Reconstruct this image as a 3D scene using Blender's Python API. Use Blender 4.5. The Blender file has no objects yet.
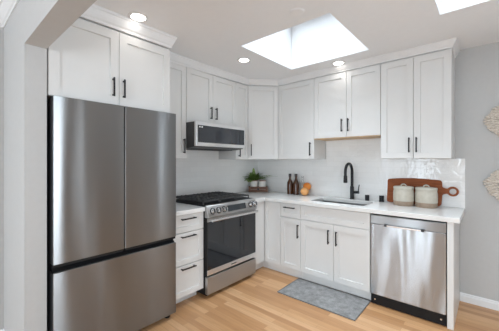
import bpy, bmesh, math, random
from mathutils import Vector, Matrix
random.seed(7)
R = math.radians
scene = bpy.context.scene
C = scene.collection

# ------------------------------------------------------------------ camera, world, light, exposure
cd = bpy.data.cameras.new('camera'); cam = bpy.data.objects.new('camera', cd); C.objects.link(cam)
cd.sensor_width = 36.0; cd.lens = 275.3/499*36.0
cd.shift_x = 0.0028; cd.shift_y = -0.0082; cd.clip_start = 0.02
cam.location = (2.7711, -3.4207, 1.37); cam.rotation_euler = (R(90), 0, R(41.055))
scene.camera = cam

world = bpy.data.worlds.new('sky'); scene.world = world; world.use_nodes = True
wb = world.node_tree.nodes['Background']
wb.inputs['Color'].default_value = (0.90, 0.95, 1.0, 1); wb.inputs['Strength'].default_value = 0.35

def area_light(name, loc, rot, sx, sy, power, col=(1, 1, 1), spread=180):
    l = bpy.data.lights.new(name, 'AREA'); l.shape = 'RECTANGLE'; l.size = sx; l.size_y = sy
    l.energy = power; l.color = col; l.spread = R(spread)
    o = bpy.data.objects.new(name, l); C.objects.link(o); o.location = loc; o.rotation_euler = rot
    return o
SKY = [(1.0, 1.89, -1.49, -0.60), (2.50, 3.40, -1.815, -0.922)]
for k, (x0, x1, y0, y1) in enumerate(SKY):
    area_light('skylight_daylight', ((x0+x1)/2, (y0+y1)/2, 3.12), (0, 0, 0), x1-x0-.06, y1-y0-.06, 13.5, (0.80, 0.91, 1), 85)
# added daylight at made-up windows: rear wall (faces +y), right wall (faces -x), back wall
RW = [(0.02, 0.34), (0.78, 1.42), (2.30, 4.05)]  # narrow spans shaped for bright streaks reflected in the dishwasher
for a, b in RW:
    area_light('window_daylight', ((a+b)/2, -7.12, 1.2), (R(90), 0, 0), b-a-.08, 2.1, 60*(b-a), (0.785, 0.90, 1))
area_light('window_daylight', (4.72, -1.56, 1.35), (R(90), 0, R(90)), .22, 1.8, 6, (0.785, 0.90, 1))  # added slit of light for the streak reflected in the refrigerator
area_light('window_daylight', (5.4, -2.575, 1.0), (R(125), 0, R(90)), .75, 2.2, 92, (0.785, 0.90, 1))  # added, tilted up to brighten the ceiling
area_light('window_daylight', (4.07, .12, 1.52), (R(-90), 0, 0), .6, 1.0, 14, (0.785, 0.90, 1))  # added so the refrigerator's right side reflects something bright
area_light('window_daylight', (4.72, -5.1, 1.35), (R(90), 0, R(90)), 1.7, 1.9, 18, (0.785, 0.90, 1))  # added fill for the living side

scene.view_settings.view_transform = 'Standard'; scene.view_settings.look = 'None'
scene.view_settings.exposure = 0.22; scene.view_settings.gamma = 1.0
scene.view_settings.use_curve_mapping = False

# ------------------------------------------------------------------ materials
def mat(name, col, rough=0.5, metal=0.0, **kw):
    m = bpy.data.materials.new(name); m.use_nodes = True
    p = m.node_tree.nodes['Principled BSDF']
    p.inputs['Base Color'].default_value = (*col, 1); p.inputs['Roughness'].default_value = rough
    p.inputs['Metallic'].default_value = metal
    for k, v in kw.items(): p.inputs[k.replace('_', ' ')].default_value = v
    return m
def N(m, t, **kw):
    n = m.node_tree.nodes.new(t)
    for k, v in kw.items(): setattr(n, k, v)
    return n
def L(m, a, b): m.node_tree.links.new(a, b)
def pr(m): return m.node_tree.nodes['Principled BSDF']
def coords(m, scale=(1, 1, 1), loc=(0, 0, 0), rot=(0, 0, 0)):
    tc = N(m, 'ShaderNodeTexCoord'); mp = N(m, 'ShaderNodeMapping')
    mp.inputs['Scale'].default_value = scale; mp.inputs['Location'].default_value = loc; mp.inputs['Rotation'].default_value = rot
    L(m, tc.outputs['Object'], mp.inputs['Vector']); return mp.outputs['Vector']
def noise(m, vec, scale, detail=3, rough=.5):
    n = N(m, 'ShaderNodeTexNoise'); n.inputs['Scale'].default_value = scale
    n.inputs['Detail'].default_value = detail; n.inputs['Roughness'].default_value = rough
    L(m, vec, n.inputs['Vector']); return n
def ramp(m, fac, stops):
    r = N(m, 'ShaderNodeValToRGB'); e = r.color_ramp.elements
    while len(e) < len(stops): e.new(0.5)
    for el, (p, c) in zip(e, stops): el.position = p; el.color = (*c, 1)
    L(m, fac, r.inputs['Fac']); return r.outputs['Color']
def bump(m, h, strength, dist=0.01):
    b = N(m, 'ShaderNodeBump'); b.inputs['Strength'].default_value = strength; b.inputs['Distance'].default_value = dist
    L(m, h, b.inputs['Height']); L(m, b.outputs['Normal'], pr(m).inputs['Normal'])
def varied(name, c1, c2, scale, rough, metal=0, stretch=(1, 1, 1), b=0, **kw):
    m = mat(name, c1, rough, metal, **kw); v = coords(m, stretch); n = noise(m, v, scale, 4)
    L(m, ramp(m, n.outputs['Fac'], [(.3, c1), (.7, c2)]), pr(m).inputs['Base Color'])
    if b: bump(m, n.outputs['Fac'], b, .003)
    return m

M = {}
M['wall'] = varied('wall paint', (.51, .505, .495), (.525, .52, .51), 30, .6, b=.05)
M['ceiling'] = varied('ceiling paint', (.875, .89, .905), (.89, .905, .92), 25, .7, b=.05)
M['trim'] = varied('trim paint', (.79, .79, .79), (.81, .81, .81), 10, .35)
M['cab'] = varied('cabinet paint', (.725, .717, .70), (.74, .732, .715), 8, .32)
M['birch'] = varied('birch plywood', (.55, .36, .2), (.66, .46, .27), 12, .5, stretch=(1, 8, 8))
M['counter'] = varied('white quartz', (.80, .79, .77), (.76, .75, .735), 6, .16)
M['black'] = varied('matte black metal', (.018, .018, .02), (.026, .026, .028), 30, .38, .6)
M['darkplastic'] = varied('dark plastic', (.009, .009, .010), (.012, .012, .013), 30, .5, Specular_IOR_Level=.25)
M['darksteel'] = varied('dark painted steel', (.05, .05, .053), (.065, .065, .068), 20, .4, .3)
M['iron'] = varied('cast iron', (.05, .05, .05), (.085, .085, .085), 60, .45, .2, b=.2)
M['glassblack'] = mat('black oven glass', (.012, .013, .016), .06, Coat_Weight=.3)
M['mwglass'] = mat('tinted microwave glass', (.020, .024, .032), .07, Coat_Weight=.4)
M['display'] = mat('display glass', (.03, .035, .04), .1)
M['chrome'] = mat('polished steel', (.72, .72, .72), .16, 1.0)
M['mark'] = mat('printed mark', (.7, .7, .7), .5)

def steel(name, col, rough, wob=.0, sc=(1, 1, 1), an=1.0):
    m = mat(name, col, rough, 1.0, Anisotropic=an, Anisotropic_Rotation=.25)
    tg = N(m, 'ShaderNodeTangent', direction_type='RADIAL', axis='Z'); L(m, tg.outputs[0], pr(m).inputs['Tangent'])
    w = noise(m, coords(m, sc), 1.0, 1)
    bump(m, w.outputs['Fac'], wob, .05)
    return m
M['steel'] = steel('brushed stainless', (.265, .265, .265), .28, .24, (3.2, 3.2, .35))
M['steelDW'] = steel('dishwasher stainless', (.40, .41, .42), .26, .35, (5, 5, .9))
M['steelR'] = steel('range stainless', (.50, .50, .50), .30, .0, (2, 2, 2))
M['steelM'] = steel('microwave stainless', (.80, .80, .80), .32, .0, (2, 2, 2), .6)
M['steelD'] = steel('dishwasher strip stainless', (.36, .365, .37), .30, .0, (2, 2, 2))
M['basin'] = steel('sink steel', (.36, .36, .365), .4, .0, (1, 1, 1), .3)

def floor_mat():
    m = mat('oak strip floor', (.6, .4, .2), .34); v = coords(m)
    b = N(m, 'ShaderNodeTexBrick'); b.offset = .37; b.offset_frequency = 2; b.squash = 1
    b.inputs['Scale'].default_value = 1; b.inputs['Brick Width'].default_value = .85; b.inputs['Row Height'].default_value = .0585
    b.inputs['Mortar Size'].default_value = .0012; b.inputs['Mortar Smooth'].default_value = .2; b.inputs['Bias'].default_value = -.1
    b.inputs['Color1'].default_value = (.0, .0, .0, 1); b.inputs['Color2'].default_value = (1, 1, 1, 1); b.inputs['Mortar'].default_value = (.5, .5, .5, 1)
    L(m, v, b.inputs['Vector'])
    base = ramp(m, b.outputs['Color'], [(0, (.46, .240, .106)), (.35, (.55, .308, .148)), (.7, (.61, .356, .182)), (1, (.67, .42, .235))])
    g = noise(m, coords(m, (1.6, 26, 1)), 2.2, 6, .6)
    gr = ramp(m, g.outputs['Fac'], [(.3, (.84, .79, .74)), (.7, (1.06, 1.05, 1.04))])
    mx = N(m, 'ShaderNodeMix', data_type='RGBA', blend_type='MULTIPLY'); mx.inputs['Factor'].default_value = .8
    L(m, base, mx.inputs['A']); L(m, gr, mx.inputs['B'])
    dk = N(m, 'ShaderNodeMix', data_type='RGBA', blend_type='MIX'); dk.inputs['B'].default_value = (.22, .12, .055, 1)
    f = N(m, 'ShaderNodeMath', operation='MULTIPLY'); f.inputs[1].default_value = .4
    L(m, b.outputs['Fac'], f.inputs[0]); L(m, f.outputs[0], dk.inputs['Factor'])
    L(m, mx.outputs['Result'], dk.inputs['A']); L(m, dk.outputs['Result'], pr(m).inputs['Base Color'])
    inv = N(m, 'ShaderNodeMath', operation='SUBTRACT'); inv.inputs[0].default_value = 1; L(m, b.outputs['Fac'], inv.inputs[1])
    bump(m, inv.outputs[0], .25, .002)
    return m
M['floor'] = floor_mat()

def tile_mat(axis):
    m = mat('glazed subway tile '+axis, (.8, .8, .8), .07); tc = N(m, 'ShaderNodeTexCoord')
    sp = N(m, 'ShaderNodeSeparateXYZ'); L(m, tc.outputs['Object'], sp.inputs[0])
    cb = N(m, 'ShaderNodeCombineXYZ'); L(m, sp.outputs[axis], cb.inputs['X']); L(m, sp.outputs['Z'], cb.inputs['Y'])
    mp = N(m, 'ShaderNodeMapping'); mp.inputs['Location'].default_value = (.03, .061, 0); L(m, cb.outputs[0], mp.inputs['Vector'])
    b = N(m, 'ShaderNodeTexBrick'); b.offset = .5
    b.inputs['Scale'].default_value = 1; b.inputs['Brick Width'].default_value = .20; b.inputs['Row Height'].default_value = .065
    b.inputs['Mortar Size'].default_value = .0016; b.inputs['Mortar Smooth'].default_value = .3
    b.inputs['Color1'].default_value = (.84, .83, .81, 1); b.inputs['Color2'].default_value = (.87, .86, .84, 1); b.inputs['Mortar'].default_value = (.80, .79, .77, 1)
    L(m, mp.outputs['Vector'], b.inputs['Vector']); L(m, b.outputs['Color'], pr(m).inputs['Base Color'])
    n = noise(m, mp.outputs['Vector'], 24, 1)
    inv = N(m, 'ShaderNodeMath', operation='MULTIPLY_ADD'); inv.inputs[1].default_value = -.12; L(m, b.outputs['Fac'], inv.inputs[0]); L(m, n.outputs['Fac'], inv.inputs[2])
    bump(m, inv.outputs[0], .2, .010)
    return m
M['tileX'] = tile_mat('X'); M['tileY'] = tile_mat('Y')

M['rug'] = mat('grey woven rug', (.4, .41, .43), .95)
_m = M['rug']; _v = coords(_m); _n = noise(_m, coords(_m, (260, 90, 1)), 1.0, 3, .7); _n2 = noise(_m, _v, 14, 4, .7)
_a = N(_m, 'ShaderNodeMath', operation='ADD'); L(_m, _n.outputs['Fac'], _a.inputs[0]); L(_m, _n2.outputs['Fac'], _a.inputs[1])
_h = N(_m, 'ShaderNodeMath', operation='MULTIPLY'); _h.inputs[1].default_value = .5; L(_m, _a.outputs[0], _h.inputs[0])
L(_m, ramp(_m, _h.outputs[0], [(.36, (.145, .142, .142)), (.5, (.25, .245, .242)), (.64, (.385, .378, .372))]), pr(_m).inputs['Base Color']); bump(_m, _n.outputs['Fac'], .5, .003)
M['rugedge'] = varied('grey rug binding', (.145, .143, .142), (.20, .197, .195), 60, .9)
M['board'] = varied('cherry board wood', (.20, .050, .014), (.31, .090, .028), 5, .55, stretch=(1, 6, 14), Specular_IOR_Level=.25)
M['crate'] = varied('weathered crate wood', (.13, .062, .042), (.25, .135, .09), 9, .7, stretch=(1, 6, 16), b=.2)
M['pot'] = varied('cream ceramic', (.74, .71, .66), (.80, .77, .72), 20, .5)
M['terra'] = varied('blush clay rim', (.50, .30, .24), (.58, .36, .29), 25, .7)
M['soil'] = varied('potting soil', (.03, .02, .013), (.06, .04, .028), 80, .95, b=.5)
M['leaf'] = varied('fern leaf', (.11, .19, .035), (.26, .38, .09), 30, .5)
M['amber'] = mat('amber glass', (.06, .018, .005), .12)
M['cap'] = varied('black bottle cap', (.02, .018, .016), (.03, .026, .023), 40, .45)
M['orange'] = mat('orange peel', (.83, .25, .025), .42)
_m = M['orange']; _n = noise(_m, coords(_m), 260, 2); _n2 = noise(_m, coords(_m), 14, 2)
L(_m, ramp(_m, _n2.outputs['Fac'], [(.35, (.78, .21, .02)), (.7, (.90, .36, .06))]), pr(_m).inputs['Base Color']); bump(_m, _n.outputs['Fac'], .25, .002)
M['peach'] = mat('pale orange peel', (.86, .42, .15), .4)
_m = M['peach']; _n = noise(_m, coords(_m), 260, 2); bump(_m, _n.outputs['Fac'], .25, .002)
M['glass'] = mat('clear glass', (1, 1, 1), .02, Transmission_Weight=1.0, IOR=1.45)
M['stone'] = varied('grey green stoneware', (.50, .455, .375), (.57, .52, .435), 30, .45)
M['sand'] = varied('sandy bare clay', (.32, .235, .17), (.39, .29, .215), 40, .8)
M['lid'] = varied('cream stoneware lid', (.54, .51, .44), (.60, .57, .50), 30, .5)
M['cotton'] = varied('natural cotton cord', (.60, .53, .455), (.80, .735, .655), 70, .95, b=.3)
M['lens'] = mat('lamp lens', (.9, .9, .9), .4, Emission_Color=(1, .96, .9, 1), Emission_Strength=7)
def pane_mat():
    m = bpy.data.materials.new('window glass'); m.use_nodes = True; nt = m.node_tree; nt.nodes.clear()
    o = nt.nodes.new('ShaderNodeOutputMaterial'); t = nt.nodes.new('ShaderNodeBsdfTransparent'); g = nt.nodes.new('ShaderNodeBsdfGlossy')
    g.inputs['Roughness'].default_value = .02; x = nt.nodes.new('ShaderNodeMixShader'); x.inputs[0].default_value = .06
    nt.links.new(t.outputs[0], x.inputs[1]); nt.links.new(g.outputs[0], x.inputs[2]); nt.links.new(x.outputs[0], o.inputs[0]); return m
M['pane'] = pane_mat()

# ------------------------------------------------------------------ mesh helpers
class MB:
    def __init__(s): s.bm = bmesh.new()
    def box(s, x0, x1, y0, y1, z0, z1):
        v = [s.bm.verts.new(p) for p in ((x0, y0, z0), (x1, y0, z0), (x1, y1, z0), (x0, y1, z0), (x0, y0, z1), (x1, y0, z1), (x1, y1, z1), (x0, y1, z1))]
        for f in ((0, 3, 2, 1), (4, 5, 6, 7), (0, 1, 5, 4), (1, 2, 6, 5), (2, 3, 7, 6), (3, 0, 4, 7)): s.bm.faces.new([v[i] for i in f])
        return s
    def prism(s, poly, z0, z1):
        a = [s.bm.verts.new((x, y, z0)) for x, y in poly]; b = [s.bm.verts.new((x, y, z1)) for x, y in poly]
        n = len(poly); s.bm.faces.new(a[::-1]); s.bm.faces.new(b)
        for i in range(n): s.bm.faces.new((a[i], a[(i+1) % n], b[(i+1) % n], b[i]))
        return s
    def extr(s, poly, axis, a0, a1):          # polygon in the two other axes, extruded along axis
        def P(q, t): return {'x': (t, q[0], q[1]), 'y': (q[0], t, q[1])}[axis]
        a = [s.bm.verts.new(P(q, a0)) for q in poly]; b = [s.bm.verts.new(P(q, a1)) for q in poly]; n = len(poly)
        s.bm.faces.new(a[::-1]); s.bm.faces.new(b)
        for i in range(n): s.bm.faces.new((a[i], a[(i+1) % n], b[(i+1) % n], b[i]))
        return s
    def tube(s, pts, r, n=12, caps=True):
        pts = [Vector(p) for p in pts]; rr = r if isinstance(r, (list, tuple)) else [r]*len(pts); rings = []; up = None
        for i, p in enumerate(pts):
            t = (pts[min(i+1, len(pts)-1)]-pts[max(i-1, 0)]).normalized()
            if up is None:
                up = Vector((0, 0, 1)) if abs(t.z) < .9 else Vector((1, 0, 0))
            up = (up-t*up.dot(t)).normalized(); sd = t.cross(up)
            rings.append([s.bm.verts.new(p+(up*math.cos(2*math.pi*k/n)+sd*math.sin(2*math.pi*k/n))*rr[i]) for k in range(n)])
        for a, b in zip(rings, rings[1:]):
            for k in range(n): s.bm.faces.new((a[k], a[(k+1) % n], b[(k+1) % n], b[k]))
        if caps: s.bm.faces.new(rings[0][::-1]); s.bm.faces.new(rings[-1])
        return s
    def lathe(s, prof, n=32, c=(0, 0, 0)):
        rings = []
        for r, z in prof:
            if r < 1e-6: rings.append([s.bm.verts.new((c[0], c[1], c[2]+z))])
            else: rings.append([s.bm.verts.new((c[0]+r*math.cos(2*math.pi*k/n), c[1]+r*math.sin(2*math.pi*k/n), c[2]+z)) for k in range(n)])
        for a, b in zip(rings, rings[1:]):
            for k in range(n):
                q = [a[k % len(a)], a[(k+1) % len(a)], b[(k+1) % len(b)], b[k % len(b)]]
                u = []
                for w in q:
                    if w not in u: u.append(w)
                if len(u) > 2: s.bm.faces.new(u)
        if len(rings[0]) > 1: s.bm.faces.new(rings[0][::-1])
        if len(rings[-1]) > 1: s.bm.faces.new(rings[-1])
        return s
    def ball(s, c, r, sq=(1, 1, 1), seg=24):
        bmesh.ops.create_uvsphere(s.bm, u_segments=seg, v_segments=seg//2, radius=1, matrix=Matrix.Translation(c) @ Matrix.Diagonal((r*sq[0], r*sq[1], r*sq[2], 1)))
        return s
    def xf(s, m): s.bm.transform(m); return s

def obj(name, mb, m, parent=None, bevel=0, smooth=False, loc=None):
    bm = mb.bm; bmesh.ops.recalc_face_normals(bm, faces=bm.faces)
    me = bpy.data.meshes.new(name); bm.to_mesh(me); bm.free(); me.materials.append(m)
    if smooth:
        for p in me.polygons: p.use_smooth = True
        try: me.set_sharp_from_angle(angle=R(38))
        except Exception: pass
    o = bpy.data.objects.new(name, me); C.objects.link(o)
    if parent is not None: o.parent = parent
    if loc is not None: o.location = loc
    if bevel:
        b = o.modifiers.new('bevel', 'BEVEL'); b.width = bevel; b.segments = 2; b.limit_method = 'ANGLE'; b.angle_limit = R(40)
    return o
def thing(name, label, cat, loc=(0, 0, 0), rz=0, group=None):
    o = bpy.data.objects.new(name, None); C.objects.link(o); o.empty_display_size = .1
    o.location = loc; o.rotation_euler = (0, 0, rz); o['label'] = label; o['category'] = cat
    if group: o['group'] = group
    return o
def tag(o, label, cat, group=None):
    o['label'] = label; o['category'] = cat
    if group: o['group'] = group
    return o
def struct(name, mb, m, bevel=0, parent=None):
    o = obj(name, mb, m, parent, bevel)
    if parent is None: o['kind'] = 'structure'
    return o
def sthing(name):
    o = bpy.data.objects.new(name, None); C.objects.link(o); o['kind'] = 'structure'; return o

# ------------------------------------------------------------------ room shell
H = 2.468; XR = 4.6; YP0, YP1 = -3.056, -2.944; YB = -7.0
struct('floor', MB().box(-.2, XR+.1, YB-.1, .1, -.1, 0), M['floor'])
def holed(u0, u1, v0, v1, holes):
    us = sorted({u0, u1, *[h[0] for h in holes], *[h[1] for h in holes]}); vs = sorted({v0, v1, *[h[2] for h in holes], *[h[3] for h in holes]})
    for a, b in zip(us, us[1:]):
        for c, d in zip(vs, vs[1:]):
            mu, mv = (a+b)/2, (c+d)/2
            if not any(h[0] < mu < h[1] and h[2] < mv < h[3] for h in holes): yield a, b, c, d
mb = MB()
for a, b, c, d in holed(-.2, XR+.1, YB-.1, .1, SKY): mb.box(a, b, c, d, H, H+.12)
struct('ceiling', mb, M['ceiling'])
mb = MB()
for a, b, c, d in holed(-.2, XR+.1, 0, H, [(3.72, 4.42, .95, 2.1)]): mb.box(a, b, 0, .1, c, d)
struct('wall_back', mb, M['wall'])
mb = MB(); mb.box(-.2, 0, YP1, 0, 0, H); mb.box(-.2, -.044, YB, YP0, 0, H); struct('wall_left', mb, M['wall'])
mb = MB(); mb.box(-.2, .668, YP0, YP1, 0, H); mb.box(.668, 4.2, YP0, YP1, 2.08, H); mb.box(4.2, XR, YP0, YP1, 0, H)
struct('wall_front', mb, M['wall'])
mb = MB()
RH = [(a, b, .05, 2.3) for a, b in RW]
for a, b, c, d in holed(-.2, XR+.1, 0, H, RH): mb.box(a, b, YB-.1, YB, c, d)
struct('wall_rear', mb, M['wall'])
mb = MB()
for a, b, c, d in holed(YB, 0, 0, H, [(-1.69, -1.43, .35, 2.3), (-2.9, -2.25, .35, 2.3), (-5.95, -4.25, .35, 2.3)]): mb.box(XR, XR+.1, a, b, c, d)
struct('wall_right', mb, M['wall'])

nwin = 0
for (x0, x1, y0, y1) in SKY:               # skylights: plastered shaft, frame and pane
    nwin += 1; w = sthing('window_%d' % nwin); t = .04; e = .0
    mb = MB(); z0, z1 = H+.12, 3.02
    mb.box(x0-t, x0, y0-t, y1+t, z0, z1); mb.box(x1, x1+t, y0-t, y1+t, z0, z1); mb.box(x0, x1, y0-t, y0, z0, z1); mb.box(x0, x1, y1, y1+t, z0, z1)
    obj('shaft', mb, M['ceiling'], w)
    mb = MB(); z0, z1 = 3.02, 3.07; f = .05
    mb.box(x0-t, x0+f, y0-t, y1+t, z0, z1); mb.box(x1-f, x1+t, y0-t, y1+t, z0, z1); mb.box(x0+f, x1-f, y0-t, y0+f, z0, z1); mb.box(x0+f, x1-f, y1-f, y1+t, z0, z1)
    obj('frame', mb, M['trim'], w); obj('pane', MB().box(x0+f, x1-f, y0+f, y1-f, 3.04, 3.05), M['pane'], w)
def window(kind, p, a, b, c, d, mull=True):           # unseen wall windows added for their light: frame, one mullion, pane
    global nwin
    nwin += 1; w = sthing('window_%d' % nwin); f = .06; mb = MB()
    def bx(u0, u1, z0, z1, q0, q1):
        return (mb.box(u0, u1, q0, q1, z0, z1) if kind == 'y' else mb.box(q0, q1, u0, u1, z0, z1))
    q0, q1 = (p-.08, p-.02) if kind == 'y' else (p+.02, p+.08)
    kind = 'y' if kind == 'b' else kind
    bx(a, a+f, c, d, q0, q1); bx(b-f, b, c, d, q0, q1); bx(a+f, b-f, c, c+f, q0, q1); bx(a+f, b-f, d-f, d, q0, q1)
    if mull: bx((a+b)/2-.03, (a+b)/2+.03, c+f, d-f, q0, q1)
    obj('frame', mb, M['trim'], w); mb = MB(); qq = (q0+q1)/2
    if kind == 'y': mb.box(a+f, b-f, qq-.003, qq+.003, c+f, d-f)
    else: mb.box(qq-.003, qq+.003, a+f, b-f, c+f, d-f)
    obj('pane', mb, M['pane'], w)
for a, b in RW: window('y', YB, a, b, .05, 2.3, b-a > 1)
window('x', XR, -1.69, -1.43, .35, 2.3, False); window('x', XR, -2.9, -2.25, .35, 2.3, False); window('b', 0, 3.72, 4.42, .95, 2.1)  # unseen windows added for steel reflections and ceiling light
window('x', XR, -5.95, -4.25, .35, 2.3)

def sweep(path, prof, low=None):                     # profile (out, z) swept along a plan path with mitred corners; out = right of travel
    mb = MB(); rings = []; P = [Vector(p) for p in path]
    for i, p in enumerate(P):
        d0 = (P[i]-P[i-1]).normalized() if i else None; d1 = (P[i+1]-P[i]).normalized() if i < len(P)-1 else None
        n0 = Vector((d0.y, -d0.x)) if d0 else None; n1 = Vector((d1.y, -d1.x)) if d1 else None
        if n0 is None: m = n1
        elif n1 is None: m = n0
        else: m = (n0+n1)/(1+n0.dot(n1))
        rings.append([mb.bm.verts.new((p.x+m.x*o, p.y+m.y*o, z-(low[i]*(prof[-1][1]-z)/(prof[-1][1]-prof[0][1]) if low else 0))) for o, z in prof])
    n = len(prof)
    for a, b in zip(rings, rings[1:]):
        for k in range(n): mb.bm.faces.new((a[k], a[(k+1) % n], b[(k+1) % n], b[k]))
    mb.bm.faces.new(rings[0]); mb.bm.faces.new(rings[-1][::-1]); return mb
CROWN = [(-.015, 2.40), (.006, 2.40), (.008, 2.412), (.016, 2.420), (.026, 2.436), (.034, 2.452), (.040, 2.456), (.040, H), (-.015, H)]
o = struct('trim_1', sweep([(.66, YP1), (.66, -2.04), (.334, -2.04), (.334, -.6236), (.6236, -.334), (2.524, -.334), (2.524, 0)], CROWN, [.035, .035, .022, .006, .002, 0, 0]), M['trim'])
BIG = [(0, 2.395), (.008, 2.395), (.010, 2.407), (.02, 2.415), (.034, 2.433), (.046, 2.447), (.05, 2.457), (.058, 2.459), (.058, H), (0, H)]
struct('trim_2', sweep([(XR, YP0), (-.044, YP0)][::-1], BIG), M['trim'])      # living side, runs over the opening
struct('trim_3', sweep([(-.044, YB), (-.044, YP0-.0)], BIG), M['trim'])
BASE = [(0, 0), (.014, 0), (.014, .056), (.009, .064), (.009, .074), (.004, .082), (0, .082)]
struct('baseboard_back', sweep([(2.5625, 0), (XR, 0)], BASE), M['trim'])
struct('baseboard_left', sweep([(-.044, YB), (-.044, YP0)], BASE), M['trim'])
struct('baseboard_front', sweep([(-.044, YP0), (.668, YP0)], BASE), M['trim'])
# backsplash
struct('backsplash_left', MB().box(0, .008, -2.035, -.0085, .8745, 1.60), M['tileY'])
mb = MB(); mb.box(0, 2.603, -.008, 0, .8745, 1.3975); mb.box(1.162, 1.922, -.008, 0, 1.3975, 1.64)
struct('backsplash_back', mb, M['tileX'])

# ------------------------------------------------------------------ cabinets
def shaker(w, h, fr=.057, t=.019, rec=.011, sl=.0015):
    mb = MB(); bm = mb.bm
    def ring(x0, x1, z0, z1, y): return [bm.verts.new(p) for p in ((x0, y, z0), (x1, y, z0), (x1, y, z1), (x0, y, z1))]
    b = ring(0, w, 0, h, 0); e = .0015
    a0 = ring(0, w, 0, h, -t+e); a = ring(e, w-e, e, h-e, -t)
    i = ring(fr, w-fr, fr, h-fr, -t); j = ring(fr+sl, w-fr-sl, fr+sl, h-fr-sl, -t+rec)
    bm.faces.new(b)
    for p, q in ((b, a0), (a0, a), (a, i), (i, j)):
        for k in range(4): bm.faces.new((p[k], p[(k+1) % 4], q[(k+1) % 4], q[k]))
    bm.faces.new(j); return mb
def pull(length, horiz=False):
    mb = MB(); s = .0055; l = length/2
    mb.box(-s, s, -.034, -.024, -l, l)
    for z in (-l+.012, l-.012): mb.box(-s*.8, s*.8, -.024, 0, z-s, z+s)
    if horiz: mb.xf(Matrix.Rotation(R(90), 4, 'Y'))
    return mb
GAP = .0016
def front(par, name, x0, x1, z0, z1, handle=None, hl=.15, horiz=False, fr=.057, hlabel=None):
    d = obj(name, shaker(x1-x0-2*GAP, z1-z0-2*GAP, fr), M['cab'], par, loc=(x0+GAP, 0, z0+GAP))
    if handle: obj('handle', pull(hl, horiz), M['black'], d, .0012, loc=(handle[0]-x0-GAP, -.019, handle[1]-z0-GAP))['label'] = 'black bar handle'
    return d
T = .019
# uppers on the left wall, face +x: local x runs along +y
def left_unit(name, label, y0, y1, xf, z0, z1, cat='cabinet', group=None, x0=.0005):
    t = thing(name, label, cat, (xf-T, y0, 0), R(90), group)
    obj('carcass', MB().box(.0008, y1-y0-.0008, .0005, xf-T-x0, z0, z1), M['cab'], t, .001)
    return t
UG = 'white upper cabinets'; LG = 'white base cabinets'
ZU, ZT = 1.398, 2.3995
t = left_unit('upper_cabinet', 'deep white double-door cabinet over the refrigerator', YP1+.006, -2.04, .66, 1.793, 2.364, group=UG)
w = -2.04-YP1-.006; m = -2.487-(YP1+.006)
front(t, 'door', .002, m, 1.793, 2.350, (m-.048, 1.923), .14, fr=.062); front(t, 'door', m, w-.002, 1.793, 2.350, (m+.030, 1.923), .14, fr=.062)
t = left_unit('upper_cabinet', 'white narrow single-door upper cabinet between refrigerator cabinet and microwave', -2.011, -1.6315, .334, ZU, ZT, group=UG, x0=.0085)
front(t, 'door', 0, .3795, ZU, 2.385, (.3795-.037, 1.533), .155)
t = left_unit('upper_cabinet', 'short white double-door upper cabinet right above the microwave', -1.63, -.861, .334, 1.788, ZT, group=UG)
front(t, 'door', 0, .3785, 1.788, 2.385, (.3785-.04, 1.93), .14); front(t, 'door', .3785, .769, 1.788, 2.385, (.3785+.04, 1.93), .14)
t = left_unit('upper_cabinet', 'slim white single-door upper cabinet right of the microwave', -.86, -.6245, .334, ZU, ZT, group=UG, x0=.0085)
front(t, 'door', 0, .2355, ZU, 2.385, (.05, 1.50), .14, fr=.05)
# diagonal corner
A = Vector((.334-T*math.sin(R(45)), -.6236+0.0, 0)); s2 = .2896*math.sqrt(2)
t = thing('upper_cabinet', 'white diagonal corner upper cabinet above the potted fern', 'cabinet', (.3206, -.6102, 0), R(45), UG)
pl = [(.0085, -.0085), (.0085, -.6235), (.3206-.013, -.6235), (.3206, -.6102), (.6102, -.3206), (.6235, -.3206+.013), (.6235, -.0085)]
inv = Matrix.Translation((.3206, -.6102, 0)) @ Matrix.Rotation(R(45), 4, 'Z')
obj('carcass', MB().prism(pl, ZU, ZT).xf(inv.inverted()), M['cab'], t, .001)
front(t, 'door', 0.001, s2-.001, ZU, 2.385, (.042, 1.524), .155)
def back_unit(name, label, x0, x1, yf, z0, z1, group=None, cat='cabinet', body=True, yb=-.0085):
    t = thing(name, label, cat, (x0, yf+T, 0), 0, group)
    if body: obj('carcass', MB().box(.0008, x1-x0-.0008, .0005, yb-yf-T, z0, z1), M['cab'], t, .001)
    return t
YU = -.338
t = back_unit('upper_cabinet', 'white single-door upper cabinet above the bottles, left of the sink cabinet', .625, 1.159, YU, ZU, ZT, UG)
front(t, 'door', 0, .534, ZU, 2.385, (.534-.046, 1.524), .165)
t = back_unit('upper_cabinet', 'short white double-door upper cabinet with wood-toned underside above the faucet', 1.160, 1.924, YU, 1.648, ZT, UG)
front(t, 'door', 0, .401, 1.648, 2.385, (.401-.048, 1.782), .145); front(t, 'door', .401, .764, 1.648, 2.385, (.401+.025, 1.782), .145)
obj('bottom_panel', MB().box(.001, .763, -.018, YU*-1+T-.048, 1.640, 1.6479), M['birch'], t)['label'] = 'wood-toned bottom panel'
t = back_unit('upper_cabinet', 'tall white double-door upper cabinet above the cutting board', 1.925, 2.524, YU, ZU, ZT, UG, yb=-.0085)
front(t, 'door', 0, .298, ZU, 2.385, (.298-.035, 1.531), .145); front(t, 'door', .298, .599, ZU, 2.385, (.298+.028, 1.531), .145)

# base cabinets
ZC = .873; TK = .098
t = left_unit('base_cabinet', 'white three-drawer base cabinet between refrigerator and range', -2.005, -1.6325, .6225, TK, ZC, group=LG)
obj('toe_kick', MB().box(.001, .3715, .095, .11, 0, TK), M['cab'], t)
wd = .3725; hx = wd-.195
for z0, z1, hz in ((.702, .868, .83), (.396, .698, .665), (.10, .392, .378-.012)):
    front(t, 'drawer', 0, wd, z0, z1, (hx, hz), .165, True, .05)
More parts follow.
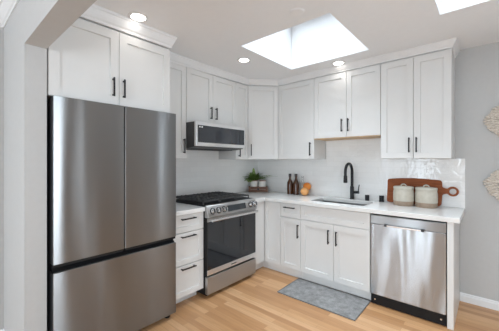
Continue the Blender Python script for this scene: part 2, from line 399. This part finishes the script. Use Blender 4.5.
# corner base: blind panel left of the drawer unit
t = thing('base_cabinet', 'white blind corner base cabinet at the right side of the range', 'cabinet', (.6225-T, -.639+T, 0), 0, LG)
pl = [(.009, -.009), (.009, -.868), (.6225-T, -.868), (.6225-T, -.639+T), (.8655, -.639+T), (.8655, -.009)]
inv = Matrix.Translation((.6225-T, -.639+T, 0))
obj('carcass', MB().prism(pl, TK, ZC).xf(inv.inverted()), M['cab'], t)
obj('filler', MB().box(0, .019, -.868+.639-T, -.022, .10, .868), M['cab'], t, .001)
front(t, 'panel', .0215, .2615, .10, .868, fr=.05)
obj('toe_kick', MB().prism([(.545, -.868), (.56, -.868), (.56, -.585), (.8655, -.585), (.8655, -.57), (.545, -.57)], 0, TK).xf(inv.inverted()), M['cab'], t)
YF = -.639
t = back_unit('base_cabinet', 'white base cabinet with one drawer over one door, beside the sink cabinet', .866, 1.1455, YF, TK, ZC, LG, yb=-.009)
front(t, 'drawer', 0, .2795, .706, .868, (.138, .824), .15, True, .05)
front(t, 'door', 0, .2795, .10, .702, (.2795-.027, .563), .155)
obj('toe_kick', MB().box(.001, .2785, .034, .049, 0, TK), M['cab'], t)
t = back_unit('base_cabinet', 'wide white double-door sink base cabinet with false drawer front, behind the grey rug', 1.146, 1.912, YF, TK, ZC, LG, body=False)
mb = MB(); d = -.009-YF-T; mb.box(.001, .019, .0005, d, TK, ZC); mb.box(.747, .765, .0005, d, TK, ZC); mb.box(.019, .747, .0005, d, TK, TK+.018); mb.box(.019, .747, d-.012, d, TK+.018, ZC)
mb.box(.019, .747, .0005, .018, .69, ZC)
obj('carcass', mb, M['cab'], t)
front(t, 'drawer_front', 0, .766, .706, .868, fr=.05)
front(t, 'door', 0, .395, .10, .702, (.395-.050, .567), .15); front(t, 'door', .395, .766, .10, .702, (.395+.038, .563), .15)
obj('toe_kick', MB().box(.001, .765, .034, .049, 0, TK), M['cab'], t)
tag(obj('end_panel', MB().box(2.519, 2.562, -.646, -.0145, 0, ZC), M['cab'], None, .0015), 'white end panel closing the counter run right of the dishwasher', 'panel')

# countertops
mb = MB(); z0, z1 = .8735, .914
mb.box(.0085, .648, -2.006, -1.6325, z0, z1)
tag(obj('countertop', mb, M['counter'], None, .003), 'short white countertop piece between refrigerator and range', 'countertop', 'white quartz countertops')
SK = (1.195, 1.81, -.52, -.15)
mb = MB(); mb.box(.0085, .648, -.8695, -.66, z0, z1)
bm = mb.bm
for a, b, c, d in holed(.0085, 2.603, -.66, -.0085, [SK]): mb.box(a, b, c, d, z0, z1)
bmesh.ops.remove_doubles(bm, verts=bm.verts, dist=1e-5)
seen = {}
for f in bm.faces: seen.setdefault(tuple(sorted(v.index for v in f.verts)), []).append(f)
bm.verts.index_update(); seen = {}
for f in bm.faces: seen.setdefault(frozenset(v.index for v in f.verts), []).append(f)
bmesh.ops.delete(bm, geom=[f for fs in seen.values() if len(fs) > 1 for f in fs], context='FACES_ONLY')
bmesh.ops.dissolve_limit(bm, angle_limit=R(1), verts=bm.verts, edges=bm.edges)
tag(obj('countertop', mb, M['counter'], None, .003), 'long white L-shaped countertop holding the sink along the back wall', 'countertop', 'white quartz countertops')

# sink
t = thing('kitchen_sink', 'stainless undermount sink set into the white countertop below the faucet', 'sink', ((SK[0]+SK[1])/2, (SK[2]+SK[3])/2, .665))
hw, hd = (SK[1]-SK[0])/2, (SK[3]-SK[2])/2; th = .006; zt = .8733-.665
mb = MB(); mb.box(-hw, hw, -hd, hd, 0, th); mb.box(-hw-th, -hw, -hd-th, hd+th, 0, zt); mb.box(hw, hw+th, -hd-th, hd+th, 0, zt); mb.box(-hw, hw, -hd-th, -hd, 0, zt); mb.box(-hw, hw, hd, hd+th, 0, zt)
obj('basin', mb, M['basin'], t)
obj('drain', MB().lathe([(.045, th), (.045, th+.003), (.03, th+.003), (.028, th+.0005), (0, th+.0005)], 24), M['chrome'], t, smooth=True)

# ------------------------------------------------------------------ refrigerator
t = thing('refrigerator', 'large stainless french-door refrigerator with bottom freezer drawer', 'refrigerator', (0, -2.921, 0))
FW = .907; XF = .709
obj('case', MB().box(.04, .625, .006, FW-.006, .045, 1.765), M['darksteel'], t, .004)['label'] = 'dark grey case'
def rdoor(y0, y1, z0, z1):
    mb = MB(); r = .004; p = []
    for k in range(7): a = R(90*k/6); p.append((XF-r+r*math.cos(R(90)-a), y0+r-r*math.sin(R(90)-a)) if False else (XF-r+r*math.sin(a), y0+r-r*math.cos(a)))
    for k in range(7): a = R(90*k/6); p.append((XF-r+r*math.cos(a), y1-r+r*math.sin(a)))
    p += [(.632, y1), (.632, y0)]
    return mb.prism(p, z0, z1)
for y0, y1 in ((0, FW/2-.004), (FW/2+.004, FW)):
    d = obj('door', rdoor(y0, y1, .713, 1.787), M['steel'], t, .002, smooth=True)
    obj('door_edge', MB().box(.628, .690, y0+.001 if y0 < .1 else y1+.0002, y0-.0006 if y0 < .1 else y1+.0008, .72, 1.782), M['darksteel'], d)
    obj('gasket', MB().box(.6252, .6318, y0+.008, y1-.008, .72, 1.78), M['darkplastic'], d)
    obj('handle_recess', MB().box(.634, .702, y0+.004, y1-.004, .694, .7125), M['darkplastic'], d)
d = obj('freezer_drawer', rdoor(0, FW, .048, .660), M['steel'], t, .002, smooth=True)
obj('door_edge', MB().box(.628, .690, -.0006, .001, .06, .655), M['darksteel'], d)
obj('gasket', MB().box(.6252, .6318, .008, FW-.008, .06, .65), M['darkplastic'], d)
obj('handle_recess', MB().extr([(.634, .661), (.690, .661), (.655, .690), (.634, .690)], 'y', .004, FW-.004).xf(Matrix.Identity(4)), M['darkplastic'], d)
obj('center_seal', MB().box(.63, .702, FW/2-.0036, FW/2+.0036, .72, 1.78), M['darkplastic'], t)  # dark strip filling the door gap, standing in for its shade
for y in (.02, FW-.1): obj('hinge_cover', MB().box(.55, .66, y, y+.08, 1.7872, 1.7922), M['darkplastic'], t, .003)
for x in (.12, .64):
    for y in (.09, FW-.045): obj('foot', MB().lathe([(.024, 0), (.024, .02), (.012, .022), (.012, .047)], 16, (x, y, 0)), M['darkplastic'], t, smooth=True)
obj('base_grille', MB().box(.58, .61, .02, FW-.02, .012, .044), M['darkplastic'], t)

# ------------------------------------------------------------------ range
t = thing('gas_range', 'stainless slide-in gas range with black oven glass and cast iron grates', 'range', (0, -1.6305, 0))
RWD = .758
obj('body', MB().box(.02, .636, .003, RWD-.003, .03, .900), M['darkplastic'], t, .002)
obj('cooktop', MB().box(.012, .632, -.0, RWD, .9005, .928), M['darkplastic'], t, .003)['label'] = 'black cooktop'
pnl = obj('control_panel', MB().extr([(.637, .806), (.690, .806), (.694, .815), (.664, .918), (.655, .928), (.637, .928)], 'y', 0, RWD).xf(Matrix.Identity(4)), M['steelR'], t, .002)
# slanted frame for things on the panel: normal tilts up
an = math.atan2(.694-.664, .918-.815)
def onpanel(y, u): return Matrix.Translation((.694-math.sin(an)*u, y, .815+math.cos(an)*u)) @ Matrix.Rotation(R(90)-an, 4, 'Y')
obj('display', MB().box(-.032, .032, -.145, .145, 0, .002).xf(onpanel(.425, .054)), M['display'], pnl)
for y in (.068, .150, .229, .652, .722):
    k = MB().lathe([(.025, .0), (.025, .006), (.028, .008), (.026, .030), (.024, .033), (0, .033)], 24); k.xf(onpanel(min(y, .724), .055))
    kb = obj('knob', k, M['chrome'], t, smooth=True)
    obj('knob_base', MB().lathe([(.034, 0), (.034, .004), (.0, .004)], 24).xf(onpanel(min(y, .724), .055)), M['darkplastic'], kb, smooth=True)
    obj('grip', MB().box(-.021, .021, -.005, .005, .0331, .040).xf(onpanel(min(y, .724), .055)), M['darksteel'], kb)
dr = obj('oven_door', MB().box(.638, .668, .004, RWD-.004, .232, .800), M['darkplastic'], t, .002)
obj('top_rail', MB().box(.6682, .676, .004, RWD-.004, .765, .800), M['steelR'], dr, .001)
obj('window_glass', MB().box(.6682, .675, .006, RWD-.006, .284, .7645), M['glassblack'], dr, .001)['label'] = 'black oven glass'
br = obj('bottom_rail', MB().box(.6682, .676, .004, RWD-.004, .232, .2835), M['steelM'], dr, .001)
obj('badge', MB().box(.676, .6764, .335, .42, .252, .262), M['display'], br)
hb = MB().tube([(.722, .025, .782), (.722, RWD-.025, .782)], .0125, 16)
for y in (.055, RWD-.055): hb.box(.676, .722, y-.010, y+.010, .774, .790)
obj('handle', hb, M['chrome'], dr, smooth=True)
obj('storage_drawer', MB().box(.638, .676, .004, RWD-.004, .040, .212), M['steelR'], t, .002)
for x in (.08, .60):
    for y in (.06, RWD-.06): obj('foot', MB().lathe([(.018, 0), (.018, .03)], 14, (x, y, 0)), M['darkplastic'], t)
for k, (x, y, r) in enumerate(((.17, .16, .04), (.46, .16, .045), (.17, .60, .04), (.46, .60, .045), (.315, .38, .05))):
    b = obj('burner', MB().lathe([(r*1.2, .9285), (r*1.15, .934), (r*.9, .938), (0, .938)], 24, (x, y, 0)), M['darksteel'], t, smooth=True)
    obj('burner_cap', MB().lathe([(r*.85, .938), (r*.85, .944), (r*.7, .947), (0, .947)], 24, (x, y, 0)), M['iron'], b, smooth=True)
for k in range(3):
    g = MB(); y0 = .022+k*.2395; y1 = y0+.2345; x0, x1 = .045, .585; z0, z1 = .952, .968; w = .009
    for y in (y0, y1): g.box(x0, x1, y-w if y == y1 else y, y if y == y1 else y+w, z0, z1)
    for x in (x0, x0+.18, x0+.36, x1-w): g.box(x, x+w, y0, y1, z0, z1)
    for f in (.25, .5, .75): g.box(x0, x1, y0+(y1-y0)*f-w/2, y0+(y1-y0)*f+w/2, z0+.003, z1+.004)
    for x in (x0+.09, x0+.27, x0+.45): g.box(x-w/2, x+w/2, y0, y1, z0+.003, z1+.004)
    for x in (x0, x1-.012):
        for y in (y0, y1-.012): g.box(x, x+.012, y, y+.012, .9285, z0)
    obj('grate', g, M['iron'], t, .001)

# ------------------------------------------------------------------ microwave
t = thing('microwave', 'slim low-profile stainless microwave with black glass mounted above the range', 'microwave', (0, -1.6295, 1.512))
W = .757; MH = .2755
obj('case', MB().extr([(.0085, .0), (.36, .0), (.468, .014), (.468, MH), (.0085, MH)], 'y', 0, W), M['darksteel'], t, .002)['label'] = 'dark grey case'
d = obj('door', MB().box(.4685, .500, 0, W, .020, MH), M['steelM'], t, .003)
g = obj('window_glass', MB().box(.5002, .5045, .022, W-.018, .058, MH-.036), M['mwglass'], d, .001)
g['label'] = 'black tinted glass'
for y in (.036, .066): obj('mark', MB().box(.5046, .5050, y, y+.018, MH-.062, MH-.046), M['mark'], g)
obj('bottom_vent', MB().box(.10, .34, .06, W-.06, -.006, -.0005), M['darkplastic'], t)

# ------------------------------------------------------------------ dishwasher
t = thing('dishwasher', 'stainless dishwasher with bar handle and black toe kick under the countertop', 'dishwasher', (1.9145, 0, 0))
DW = .6025
obj('tub', MB().box(.004, DW-.004, -.615, -.012, .085, .868), M['darkplastic'], t)
d = obj('door', MB().box(.003, DW-.003, -.646, -.616, .103, .775), M['steelDW'], t, .004)
cp = obj('control_strip', MB().box(.003, DW-.003, -.646, -.616, .7765, .858), M['steelD'], t, .003)
h = obj('handle', MB().box(.140, .440, -.680, -.664, .770, .786), M['chrome'], t, .003)
for x in (.132, .424): obj('handle_post', MB().box(x, x+.024, -.6815, -.6462, .768, .788), M['darksteel'], h, .002)
tk = obj('toe_kick', MB().box(.003, DW-.003, -.628, -.618, .006, .098), M['darkplastic'], t, .001)
for x in (.04, DW-.04): obj('screw', MB().tube([(x, -.6281, .05), (x, -.631, .05)], .007, 12), M['chrome'], tk)

# ------------------------------------------------------------------ faucet and deck caps
t = thing('kitchen_faucet', 'tall matte black gooseneck faucet behind the sink', 'faucet', (1.53, -.08, .9142))
obj('base', MB().lathe([(.027, 0), (.027, .006), (.0225, .010), (.0225, .145), (.019, .155), (0, .155)], 28), M['black'], t, smooth=True)
dx, dy = -.03, -.998
pts = [(0, 0, .12), (0, 0, .335)]; rad = .095
for k in range(1, 17):
    a = R(180*k/16); q = rad*(1-math.cos(a)); pts.append((dx*q, dy*q, .335+rad*math.sin(a)*.98))
q = 2*rad; pts.append((dx*q, dy*q, .29))
obj('spout', MB().tube(pts, .0162, 16), M['black'], t, smooth=True)
obj('spray_head', MB().lathe([(.0175, .292), (.0205, .285), (.0225, .215), (.020, .207), (0, .207)], 24, (dx*q, dy*q, 0)), M['black'], t, smooth=True)
hm = MB().tube([(.02, 0, .085), (.082, 0, .085)], .0155, 16); hm.tube([(.074, 0, .088), (.078, -.0, .13), (.086, -.0, .178)], [.0075, .0065, .0055], 12)
obj('handle', hm, M['black'], t, smooth=True)
def cap(x, y, label, r, h):
    t = thing('deck_cap', label, 'counter cap', (x, y, .9142), 0, 'black deck caps by the sink')
    obj('base', MB().lathe([(r, 0), (r, h*.72)], 24), M['black'], t, smooth=True)
    obj('top', MB().lathe([(r*.94, h*.72), (r, h*.74), (r, h*.96), (r*.92, h), (0, h)], 24), M['black'], t, smooth=True)
cap(1.708, -.085, 'small black cap on the countertop just right of the faucet', .023, .064)
cap(1.866, -.085, 'small black cap on the countertop beside the cutting board', .0255, .070)

# ------------------------------------------------------------------ bottles and oranges
def bottle(x, y, label, s=1.02, w=1.2):
    t = thing('glass_bottle', label, 'bottle', (x, y, .9142), 0, 'bottles on the counter corner'); f = w*s
    obj('body', MB().lathe([(.0, 0), (.031*f, 0), (.034*f, .004), (.034*f, .140*s), (.031*f, .162*s), (.018*f, .195*s), (.0135*f, .21*s), (.0135*f, .235*s), (.0155*f, .238*s), (.0155*f, .246*s), (0, .246*s)], 32), M['amber'], t, smooth=True)
    obj('cap', MB().lathe([(.0165*f, .2465*s), (.0165*f, .276*s), (.015*f, .279*s), (0, .279*s)], 24), M['cap'], t, smooth=True)
bottle(.688, -.137, 'brown glass bottle with black cap, nearer the potted fern')
bottle(.780, -.130, 'brown glass bottle with black cap, nearer the oranges')
t = thing('glass_bottle', 'slim clear glass bottle standing behind the oranges', 'bottle', (.842, -.062, .9142), 0, 'bottles on the counter corner')
obj('body', MB().lathe([(0, 0), (.027, 0), (.029, .004), (.029, .13), (.025, .155), (.013, .19), (.012, .235), (.015, .237), (.015, .250), (.0115, .250), (.009, .235), (.010, .19), (.022, .155), (.0265, .13), (.0265, .008), (0, .007)], 28), M['glass'], t, smooth=True)
def fruit(name, c, m, label):
    t = thing(name, label, 'orange', (c[0], c[1], c[2]-.0535), 0, 'oranges on the counter')
    obj('peel', MB().ball((0, 0, .0535), .054, (1, 1, .985), 32), m, t, smooth=True)
    obj('stem_end', MB().lathe([(.005, .1062), (.004, .1082), (0, .1085)], 10), M['leaf'], t)
fruit('orange', (.926, -.152, .9677), M['peach'], 'pale orange resting on the countertop, lower of the two')
fruit('orange', (.913, -.063, 1.0285), M['orange'], 'deep orange fruit resting on the paler one against the backsplash')

# ------------------------------------------------------------------ crate with pots
ct = R(39); t = thing('wooden_crate', 'small weathered wooden crate in the counter corner holding white pots', 'crate', (.168, -.203, .9142), ct)
cw, cdp = .142, .07
for z in (.004, .045):
    obj('slat', MB().box(-cw, cw, -cdp, -cdp+.009, z, z+.037), M['crate'], t, .001); obj('slat', MB().box(-cw, cw, cdp-.009, cdp, z, z+.037), M['crate'], t, .001)
for x in (-cw+.0002, cw-.0102):
    obj('end_board', MB().box(x, x+.010, -cdp+.0095, cdp-.0095, .004, .082), M['crate'], t, .001)
obj('bottom_board', MB().box(-cw+.011, cw-.011, -cdp+.0095, cdp-.0095, 0, .010), M['crate'], t)
obj('clasp', MB().box(-.012, .012, -cdp-.004, -cdp-.0003, .028, .062), M['darksteel'], t, .001)['label'] = 'dark metal clasp'
def inw(x, y): return (.168+math.cos(ct)*x-math.sin(ct)*y, -.203+math.sin(ct)*x+math.cos(ct)*y)
def pot(lx, name, label, cat, r=.0565, grow=None):
    x, y = inw(lx, -.0); t = thing(name, label, cat, (x, y, .9142+.0102), ct, None)
    obj('pot', MB().lathe([(0, 0), (r*.88, 0), (r*.95, .006), (r, .150), (r*.9, .150), (r*.86, .12), (0, .12)], 32), M['pot'], t, smooth=True)
    obj('rim', MB().lathe([(r*.91, .1502), (r*1.02, .1502), (r*1.02, .160), (r*.92, .160)], 32), M['terra'], t, smooth=True)
    obj('soil', MB().lathe([(r*.86, .1205), (r*.86, .140), (0, .146)], 20), M['soil'], t, smooth=True)
    return t
def frond(mb, base, az, length, rise, droop, lw):
    n = 15; pts = []
    for i in range(n+1):
        s = i/n; h = length*(s*math.cos(R(rise))*(1) + .12*s*s); z = length*(s*math.sin(R(rise))-droop*s*s)
        pts.append(Vector((base[0]+math.cos(az)*h, base[1]+math.sin(az)*h, base[2]+z)))
    mb.tube(pts, [.0013*(1-.7*i/n) for i in range(n+1)], 5)
    for i in range(2, n+1):
        p = pts[i]; d = (pts[i]-pts[i-1]).normalized(); sd = d.cross(Vector((0, 0, 1))).normalized(); up = sd.cross(d)
        ll = lw*math.sin(math.pi*min(1, (i/n)*.82+.16))**.8+.004
        for sg in (-1, 1):
            dr = (sd*sg+d*.45-up*.12+Vector((random.uniform(-.12, .12), random.uniform(-.12, .12), random.uniform(-.15, .15)))).normalized()
            w = d*.0085; q = [p-w*.6, p+dr*ll*.5-w*1.1, p+dr*ll, p+dr*ll*.5+w*1.1, p+w*.6]
            mb.bm.faces.new([mb.bm.verts.new(v) for v in q])
t = pot(-.063, 'potted_fern', 'bushy green fern in a white pot in the crate, left one', 'plant')
mb = MB()
for k in range(78):
    az = random.uniform(0, 2*math.pi); L_ = random.uniform(.14, .245)
    L_ *= 1-.4*max(0, math.sin(az))
    frond(mb, (random.uniform(-.02, .02), random.uniform(-.02, .02), .158), az, L_, random.uniform(28, 80), random.uniform(.3, .6), .032)
for az, l, ri, dr in ((-4, .36, 32, .36), (10, .30, 40, .4), (2, .25, 30, .3), (100, .19, 86, .05), (185, .22, 48, .5), (176, .20, 30, .35), (-20, .28, 45, .45)):
    frond(mb, (0, 0, .158), R(az), l, ri, dr, .032)
fx, fy = inw(-.063, 0)
for v in mb.bm.verts:                      # leaves stop at the two tiled walls
    wx = fx+math.cos(ct)*v.co.x-math.sin(ct)*v.co.y; wy = fy+math.sin(ct)*v.co.x+math.cos(ct)*v.co.y
    wx = max(wx, .016+random.uniform(0, .012)); wy = min(wy, -.016-random.uniform(0, .012))
    v.co.x = math.cos(ct)*(wx-fx)+math.sin(ct)*(wy-fy); v.co.y = -math.sin(ct)*(wx-fx)+math.cos(ct)*(wy-fy)
obj('fronds', mb, M['leaf'], t)
t = pot(.063, 'flower_pot', 'white ceramic pot with clay rim in the crate, beside the bushy fern', 'pot')

# ------------------------------------------------------------------ cutting board (leans on the tiles) and canisters
t = thing('cutting_board', 'reddish wooden cutting board with ring handle leaning on the backsplash', 'cutting board', (2.168, -.062, .9146))
lean = Matrix.Rotation(R(-9.5), 4, 'X')
hw, bh, th = .252, .262, .022; pts = []
def arc(cx, cz, r, a0, a1, n=6): return [(cx+r*math.cos(R(a0+(a1-a0)*k/n)), cz+r*math.sin(R(a0+(a1-a0)*k/n))) for k in range(n+1)]
pts += arc(-hw+.022, .022, .022, 180, 270); pts += arc(hw-.03, .03, .03, -90, 0)
pts += [(hw+.005, .110), (hw+.014, .124), (hw+.036, .130)]
hz = .156; hx = hw+.090; ro, ri = .048, .029
ringo = arc(hx, hz, ro, 214, 506, 30)
top = [(hw+.036, .182), (hw+.014, .188), (hw+.004, .20)] + arc(hw-.02, bh-.02, .02, 0, 90) + [(hw*.5, bh+.008), (0, bh+.012), (-hw*.5, bh+.008)] + arc(-hw+.02, bh-.024, .02, 90, 180)
outer = pts+ringo+top
bm = bmesh.new()
def loopv(pl, y): return [bm.verts.new((x, y, z)) for x, z in pl]
inn = arc(hx, hz, ri, 0, 360, 28)[:-1]
for y in (-th/2, th/2):
    a = loopv(outer, y); b = loopv(inn, y); e = []
    for lp in (a, b): e += [bm.edges.new((lp[i], lp[(i+1) % len(lp)])) for i in range(len(lp))]
    bmesh.ops.triangle_fill(bm, use_beauty=True, use_dissolve=False, edges=e)
    if y < 0: fa, fb = a, b
for lp, lq in ((fa, a), (fb, b)):
    for i in range(len(lp)): bm.faces.new((lp[i], lp[(i+1) % len(lp)], lq[(i+1) % len(lq)], lq[i]))
mb = MB(); mb.bm = bm; mb.xf(lean @ Matrix.Translation((0, 0, .003)))
obj('board', mb, M['board'], t)
def canister(x, y, label):
    t = thing('canister', label, 'canister', (x, y, .9142), 0, 'stoneware canisters on the counter'); r = .0965
    obj('body', MB().lathe([(r*.985, .048), (r, .052), (r*1.0, .128), (r*.985, .142), (r*.955, .152), (r*.955, .168), (r*.97, .172), (r*.97, .178), (0, .178)], 40), M['stone'], t, smooth=True)
    obj('base_band', MB().lathe([(0, 0), (r*.95, 0), (r*.985, .006), (r*.985, .0478), (0, .0478)], 40), M['sand'], t, smooth=True)['label'] = 'unglazed sandy base band'
    l = obj('lid', MB().lathe([(r*.975, .1785), (r*.985, .186), (r*.93, .194), (r*.5, .199), (0, .200)], 40), M['lid'], t, smooth=True)
    p = [(.024*math.cos(R(a)), 0, .198+.021*math.sin(R(a))) for a in range(0, 181, 15)]
    obj('lid_loop', MB().tube(p, .0058, 10), M['lid'], l, smooth=True)
canister(2.106, -.183, 'grey stoneware canister with sandy base in front of board, nearer the faucet')
canister(2.306, -.173, 'grey stoneware canister with sandy base in front of board, nearer the ring handle')

# ------------------------------------------------------------------ rug
t = thing('floor_rug', 'grey woven rug on the oak floor in front of the sink cabinet', 'rug', (1.509, -.822, .0005))
a = R(.6)
mb = MB(); nx, ny = 44, 26; g = {}
for i in range(nx+1):
    for j in range(ny+1):
        x = -.394+.788*i/nx; y = -.217+.434*j/ny
        g[i, j] = mb.bm.verts.new((x, y, .0075+.0012*math.sin(x*19+y*7)*math.cos(y*13)))
for i in range(nx):
    for j in range(ny): mb.bm.faces.new((g[i, j], g[i+1, j], g[i+1, j+1], g[i, j+1]))
bot = {}
rim = [(i, 0) for i in range(nx)]+[(nx, j) for j in range(ny)]+[(i, ny) for i in range(nx, 0, -1)]+[(0, j) for j in range(ny, 0, -1)]
for k in rim: v = g[k].co; bot[k] = mb.bm.verts.new((v.x, v.y, 0))
for p, q in zip(rim, rim[1:]+rim[:1]): mb.bm.faces.new((g[p], g[q], bot[q], bot[p]))
mb.bm.faces.new([bot[k] for k in rim])
obj('pile', mb, M['rug'], t)
mb = MB(); x0, x1, y0, y1 = -.402, .402, -.224, .224; w = .0076
mb.box(x0, x1, y0, y0+w-.001, 0, .010); mb.box(x0, x1, y1-w+.001, y1, 0, .010); mb.box(x0, x0+w, y0+w, y1-w, 0, .010); mb.box(x1-w, x1, y0+w, y1-w, 0, .010)
obj('edge_binding', mb, M['rugedge'], t, .002)
t.rotation_euler = (0, 0, a)

# ------------------------------------------------------------------ woven wall hangings
def hanging(x, z, rad, label, seed):
    rnd = random.Random(seed); t = thing('wall_hanging', label, 'wall hanging', (x, -.0005, z), 0, 'woven cotton wall hangings')
    mb = MB()
    def shape(a): return rad*(1-.13*abs(math.sin(2*a))+.035*math.sin(9*a))
    n = 72
    ring = [(shape(2*math.pi*k/n)*.95*math.cos(2*math.pi*k/n), shape(2*math.pi*k/n)*.95*math.sin(2*math.pi*k/n)) for k in range(n)]
    mb.extr([(p[0], p[1]) for p in ring], 'y', -.012, 0)
    obj('backing', mb, M['cotton'], t)
    mb = MB()
    for q in range(8):
        f = 1-q*.125; m = max(6, int(44*f))
        for k in range(m):
            a = 2*math.pi*(k+.5*(q % 2))/m; r = shape(a)*f*.95
            c = (r*math.cos(a)+rnd.uniform(-.003, .003), -.014-.012*(1-f*f)-rnd.uniform(0, .008), r*math.sin(a)+rnd.uniform(-.003, .003))
            mb.ball(c, rnd.uniform(.0115, .0155), (1.15, .95, .8), 8)
    obj('knots', mb, M['cotton'], t, smooth=True)['kind'] = 'stuff'
    hk = MB().tube([(0, -.002, rad*.9), (0, -.012, rad*1.0), (0, -.006, rad*1.06)], .002, 6)
    obj('hanging_loop', hk, M['cotton'], t)
hanging(2.915, 1.742, .172, 'upper cream woven cotton wall hanging at the right edge', 3)
hanging(2.915, 1.158, .172, 'lower cream woven cotton wall hanging at the right edge', 5)

# ------------------------------------------------------------------ ceiling fittings
def downlight(x, y, label):
    t = thing('recessed_downlight', label, 'ceiling light', (x, y, H), 0, 'recessed downlights')
    obj('trim_ring', MB().lathe([(.053, -.0005), (.053, -.004), (.070, -.006), (.076, -.003), (.076, -.0005)], 36), M['trim'], t, smooth=True)
    l = bpy.data.lights.new('downlight_beam', 'AREA'); l.shape = 'DISK'; l.size = .08; l.energy = .15; l.color = (1, .97, .93); l.spread = R(125)
    lo = bpy.data.objects.new('downlight_beam', l); C.objects.link(lo); lo.parent = t; lo.location = (0, 0, -.008)
    obj('lens', MB().lathe([(.0528, -.0008), (.0528, -.0038), (.03, -.0045), (0, -.0048)], 32), M['lens'], t, smooth=True)
downlight(.768, -2.39, 'round lit recessed downlight in front of the refrigerator cabinet')
downlight(.780, -1.202, 'round lit recessed downlight above the range, left of the skylight')
downlight(1.514, -.442, 'round lit recessed downlight above the sink, behind the skylight')
t = thing('smoke_detector', 'flat white round cover on the ceiling in front of the skylight', 'detector', (1.713, -1.659, H))
obj('base', MB().lathe([(0, -.0003), (.056, -.0003), (.056, -.003), (0, -.003)], 36), M['ceiling'], t, smooth=True)
obj('cover', MB().lathe([(.050, -.0031), (.049, -.005), (.04, -.006), (0, -.0062)], 36), M['ceiling'], t, smooth=True)
